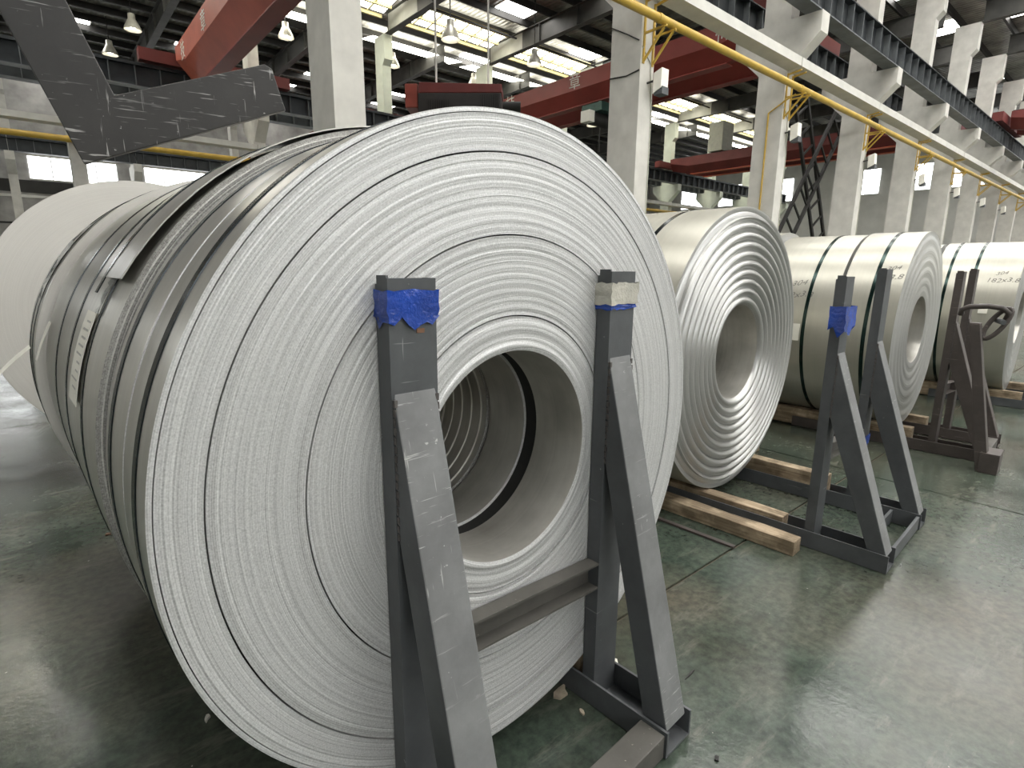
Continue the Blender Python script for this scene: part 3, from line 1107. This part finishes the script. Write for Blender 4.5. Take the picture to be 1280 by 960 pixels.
# pencilled sizes on the beige coils
for tc, R, ang, yc, s, sz in ((cH, .852, 151, .32, '304', .075), (cH, .852, 158.5, .30, '82x3.8', .075), (cG, .86, 147, .075, 'x3.8', .07), (cG, .86, 141, .09, '304', .06),
                              (cJ, .86, 150, .13, '182x3.8', .075), (cJ, .86, 144, .15, '304', .06), (cI, .87, 143, .10, '304', .075)):
    me = text_mesh(s, sz, PENCIL, .0)
    for vv in me.vertices:      # slanted, loose hand
        vv.co.x = vv.co.x * 1.15 + vv.co.y * .35
        vv.co.y += .006 * math.sin(vv.co.x * 40)
    wrap_text(me, R, R, math.radians(ang), yc, .05)
    inst('pencil_writing', me, tc)
# white labels on beige coils
tagpaper(cH, .852, .24, .33, 176, 186, .006, False)
tagpaper(cG, .86, .10, .15, 176, 181, .006, False)
tagpaper(cJ, .86, .20, .28, 168, 175, .006, False)

# weld smudge marks in the bore of the front coil are left to the material; dark ring added as the shade in the gap between the two front coils
t = tag(MB().lathe([(.312, 0), (.312, .060), (.332, .060), (.332, 0), (.312, 0)], 96, 0).build('gap_shade_ring', DARKIN), 'dark ring standing for the shade in the gap between the two nearest coils', 'ring')
t.location = cw(-.017, .2065, C1.z - .010)
t.rotation_euler = (0, 0, CA)


# ------------------------------------------------------------------ coil racks
def rack(u, v, lab, mpost, mstrut, depth=.345, half=.3825, back=.75, tops=(1.515, 1.515), extra_front=False, wpost=.122, kz=1.25):
    t = empty('coil_rack', cw(u, v, 0), CA)
    tag(t, lab, 'rack', 'steel A-frame coil racks')
    hw = wpost / 2
    for s, zt in ((-1, tops[0]), (1, tops[1])):
        c = s * half
        # post: rectangular tube, open top
        m = MB()
        w = .006
        m.box(c - hw, c + hw, -.055, -.055 + w, .012, zt)
        m.box(c - hw, c + hw, -.004 - w, -.004, .012, zt - .012)
        m.box(c - hw, c - hw + w, -.055 + w, -.004 - w, .012, zt + .006)
        m.box(c + hw - w, c + hw, -.055 + w, -.004 - w, .012, zt)
        p = m.build('post', mpost, t)
        MB().box(c - hw + w, c + hw - w, -.055 + w, -.004 - w, zt - .05, zt - .03).build('post_inside', RUST, p)
        # raking strut
        m = MB()
        m.prism([(-.0555, kz), (-.0555, kz - .34), (-depth + .088, .085), (-depth, .085)], 'x', c - hw + .004, c + hw - .006)
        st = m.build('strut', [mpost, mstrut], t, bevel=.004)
        for pf in st.data.polygons:      # scratched front face painted lighter, flanks darker, as the light falls on them
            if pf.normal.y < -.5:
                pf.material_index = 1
        # weld bead between strut and post
        q = random.Random(int(c * 100) + 9)
        for sd in (-1, 1):
            m = MB()
            for k in range(16):
                z = kz - .02 - k * .021
                m.box(c + sd * (hw - .006) - .004, c + sd * (hw - .006) + .004, -.063 + q.uniform(-.002, .002), -.052, z - .010, z + .006)
            m.build('weld_seam', WELD, st)
        # side channel, open upward
        m = MB()
        a, b = c - hw - .012, c + hw + .012
        m.box(a, b, -depth - .012, back, .004, .012)
        m.box(a, a + .009, -depth - .012, back, .012, .098)
        m.box(b - .009, b, -depth - .012, back, .012, .098)
        m.build('side_channel', mpost, t)
    # front and inner cross members
    i0, i1 = -half + hw + .014, half - hw - .014
    MB().box(i0, i1, -depth - .005, -depth + (.012 if extra_front else .085), .006, .088).build('front_beam', mpost if extra_front else RACKD, t, bevel=.003)
    if extra_front:
        MB().box(i0, i1, -depth + .13, -depth + .145, .006, .085).build('inner_bar', mpost, t)
    m = MB()
    for (v0, v1, z0, z1) in ((-.012, -.006, .478, .573), (-.056, -.012, .566, .573), (-.056, -.012, .478, .485)):
        for_l, for_r = i0 - .013, i1 + .013
        q = [(for_l, v0, z0 + .018), (for_r, v0, z0 - .022), (for_r, v1, z0 - .022), (for_l, v1, z0 + .018),
             (for_l, v0, z1 + .018), (for_r, v0, z1 - .022), (for_r, v1, z1 - .022), (for_l, v1, z1 + .018)]
        m.add(q, [(0, 3, 2, 1), (4, 5, 6, 7), (0, 1, 5, 4), (1, 2, 6, 5), (2, 3, 7, 6), (3, 0, 4, 7)])
    m.build('cross_channel', RACKD if mpost is RACKG else mpost, t)
    return t


def tape(t, c, z0, z1, mat, name, seed=2, w=.122, ragged=.015, pad=.004):
    q = random.Random(seed)
    hw = w / 2 + pad
    n = 8
    per = []
    for i in range(n + 1):
        per.append((c - hw + 2 * hw * i / n, -.055 - pad))
    for i in range(1, 4):
        per.append((c + hw, -.055 - pad + (.059 + pad - .003) * i / 3))
    back = [(c - hw, -.055 - pad + (.059 + pad - .003) * i / 3) for i in range(3, 0, -1)]
    per = back + per
    rows = 5
    v = []
    for j in range(rows + 1):
        s = j / rows
        for (x, y) in per:
            zz = z0 + (z1 - z0) * s
            if j == 0:
                zz += q.uniform(-ragged, ragged)
            if j == rows:
                zz += q.uniform(-.003, .003)
            v.append((x + q.uniform(-.0025, .0025), y + q.uniform(-.0035, .0015), zz))
    k = len(per)
    f = [(j * k + i, j * k + i + 1, (j + 1) * k + i + 1, (j + 1) * k + i) for j in range(rows) for i in range(k - 1)]
    return MB().add(v, f).build(name, mat, t, 25)


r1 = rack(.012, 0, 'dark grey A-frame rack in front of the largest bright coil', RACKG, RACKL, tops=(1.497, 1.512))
tape(r1, -.3825, 1.40, 1.472, TAPEB, 'blue_tape', 2)
tape(r1, .3825, 1.398, 1.42, TAPEB, 'blue_tape', 3, .122, .004)
tape(r1, .3825, 1.412, 1.478, TAPEW, 'clear_tape', 4, .122, .003, .008)
MB().box(-.375, -.355, -.0565, -.0552, 1.378, 1.388).build('chipped_spot', RUST, r1)
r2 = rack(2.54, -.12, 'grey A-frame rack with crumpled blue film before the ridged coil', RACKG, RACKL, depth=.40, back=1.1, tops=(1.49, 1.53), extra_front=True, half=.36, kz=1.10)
tape(r2, -.36, 1.21, 1.34, TAPEB, 'blue_film', 5, .122, .03, .022)
tape(r2, .36, .43, .50, TAPEB, 'blue_tape', 6)
r3 = rack(5.02, -.22, 'rusty brown A-frame rack with a shackle hung on it', RACKB, RACKB, depth=.40, back=1.1, tops=(1.52, 1.54), half=.30, kz=1.12)
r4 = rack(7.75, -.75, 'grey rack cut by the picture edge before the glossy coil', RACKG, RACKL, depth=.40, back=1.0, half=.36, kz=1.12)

# oval shackle ring on the brown rack
t = empty('lifting_shackle', cw(4.50, -.5, 1.14), CA)
tag(t, 'heavy oval steel shackle hanging on the brown rack', 'shackle')
pts = []
for k in range(24):
    a = 2 * PI * k / 24
    ca, sa = .058 * math.cos(a), .125 * math.sin(a)
    pts.append((.02 * math.sin(a), -.045 + ca * .93 + sa * -.36 * -1 * -1, -.005 + sa * .93 - ca * .3 * -1 * -1))
MB().tube(pts, .017, 10, closed=True).build('ring', RACKB, t, 'all')
MB().tube([(.0, .18, .05), (-.02, .175, .09), (-.03, .13, .115), (-.03, .02, .125), (-.02, -.06, .115), (0, -.10, .08), (.01, -.09, .03)], .020, 10).build('bow', RACKB, t, 'all')
MB().tube([(-.05, -.085, .01), (.06, -.03, .02)], .019, 10).build('pin', RACKG, t, 40)
# counterweight leg bolted beside the brown rack
t = empty('steel_prop', cw(4.42, -.62, 0), CA)
tag(t, 'upright steel prop leaning beside the brown rack', 'prop')
MB().prism([(-.05, 0), (.03, 0), (.22, 1.14), (.16, 1.14)], 'x', -.05, .05).build('prop_leg', RACKB, t, bevel=.004)
MB().box(-.06, .16, -.10, .02, .001, .16).build('foot_block', RACKB, t, bevel=.004)


# ------------------------------------------------------------------ timbers
def timber(u, v0, v1, w, h, z, lab, rz=0.0):
    t = MB()
    q = random.Random(int(u * 91))
    k = 8
    v = []
    for i in range(k + 1):
        y = (v1 - v0) * i / k
        for a, b in ((-1, 0), (1, 0), (1, 1), (-1, 1)):
            v.append((a * w / 2 + q.uniform(-.003, .003), y, b * h + q.uniform(-.003, .003) * b))
    f = [(0, 1, 2, 3), (4 * k + 3, 4 * k + 2, 4 * k + 1, 4 * k)]
    for i in range(k):
        b = i * 4
        for j in range(4):
            f.append((b + j, b + 4 + j, b + 4 + (j + 1) % 4, b + (j + 1) % 4))
    o = MB().add(v, f).build('timber_baulk', WOOD, None, bevel=.004)
    o.location = cw(u, v0, z)
    o.rotation_euler = (0, 0, CA + rz)
    return tag(o, lab, 'timber', 'timber skids')


timber(1.99, -.14, 1.5, .10, .085, 0.001, 'loose squared timber on the floor alongside the ridged coil rack')
timber(2.18, .0, 1.7, .092, .108, 0.0125, 'timber skid bearing the ridged coil on its near flank')
timber(2.90, .0, 1.7, .092, .168, 0.0125, 'timber skid bearing the ridged coil on its far flank')
for ux, uz, l in ((-.3725, .897, 'near flank of the bright front coil'), (.3925, .897, 'far flank of the bright front coil')):
    h = C1.z - math.sqrt(.905 ** 2 - (abs(ux) - .04) ** 2)
    timber(ux, .02, 2.5, .09, h - .027, 0.0125, 'timber skid under the ' + l)
timber(-.57, 3.55, 4.7, .12, .280, 0.001, 'near timber skid under the last pale coil')
timber(.19, 3.55, 4.7, .12, .280, 0.001, 'far timber skid under the last pale coil')
timber(4.72, -.1, 2.2, .092, .165, 0.0125, 'near timber skid under the beige coils of the brown rack')
timber(5.32, -.1, 2.2, .092, .15, 0.0125, 'far timber skid under the beige coils of the brown rack')
timber(7.39, -.6, 1.3, .092, .165, 0.0125, 'near timber skid under the glossy beige coils')
timber(8.11, -.6, 1.3, .092, .165, 0.0125, 'far timber skid under the glossy beige coils')
timber(3.55, .75, 2.2, .10, .09, 0.001, 'spare timber lying on the floor between the coil rows')

# thin steel strip lying by the loose timber
t = MB().box(-.015, .015, 0, .9, .001, .012).build('steel_offcut', RACKB)
t.location = cw(1.80, .12, 0)
t.rotation_euler = (0, 0, CA)
tag(t, 'thin dark steel offcut lying beside the loose timber', 'offcut')

# scraps on the floor
for i, (px, py, s, lab) in enumerate(((212, 664, .030, 'pale paper scrap on the floor by the strapped coils'), (137, 668, .035, 'dark leaf shaped scrap on the floor by the strapped coils'),
                                      (259, 899, .020, 'small white chip on the floor near the front coil'), (769, 827, .03, 'white crumpled scrap beside the right foot of the nearest rack'),
                                      (727, 890, .02, 'wood splinter heap under the front coil'), (700, 866, .05, 'brown wood chip inside the nearest rack base'),
                                      (863, 843, .05, 'thin dark splinter on the open green floor'), (896, 950, .02, 'dark speck of dirt on the floor by the nearest rack'))):
    d = ray(px, py)
    p = CO + d * (-CAM_H / d.z)
    q = random.Random(i)
    k = 7
    ring = [(s * q.uniform(.4, 1) * math.cos(2 * PI * j / k), s * q.uniform(.25, .6) * (.15 if i == 6 else 1) * math.sin(2 * PI * j / k)) for j in range(k)]
    o = MB().prism(ring, 'z', .0008, .005 + .002 * (i % 3)).build('floor_scrap', (PAPER, RUST, PAPER, PAPER, DEBRIS, DEBRIS, BLACKST, BLACKST)[i])
    o.location = (p.x, p.y, 0)
    o.rotation_euler = (0, 0, q.uniform(0, 6))
    tag(o, lab.replace('right foot', 'far foot'), 'scrap', 'scraps on the floor')
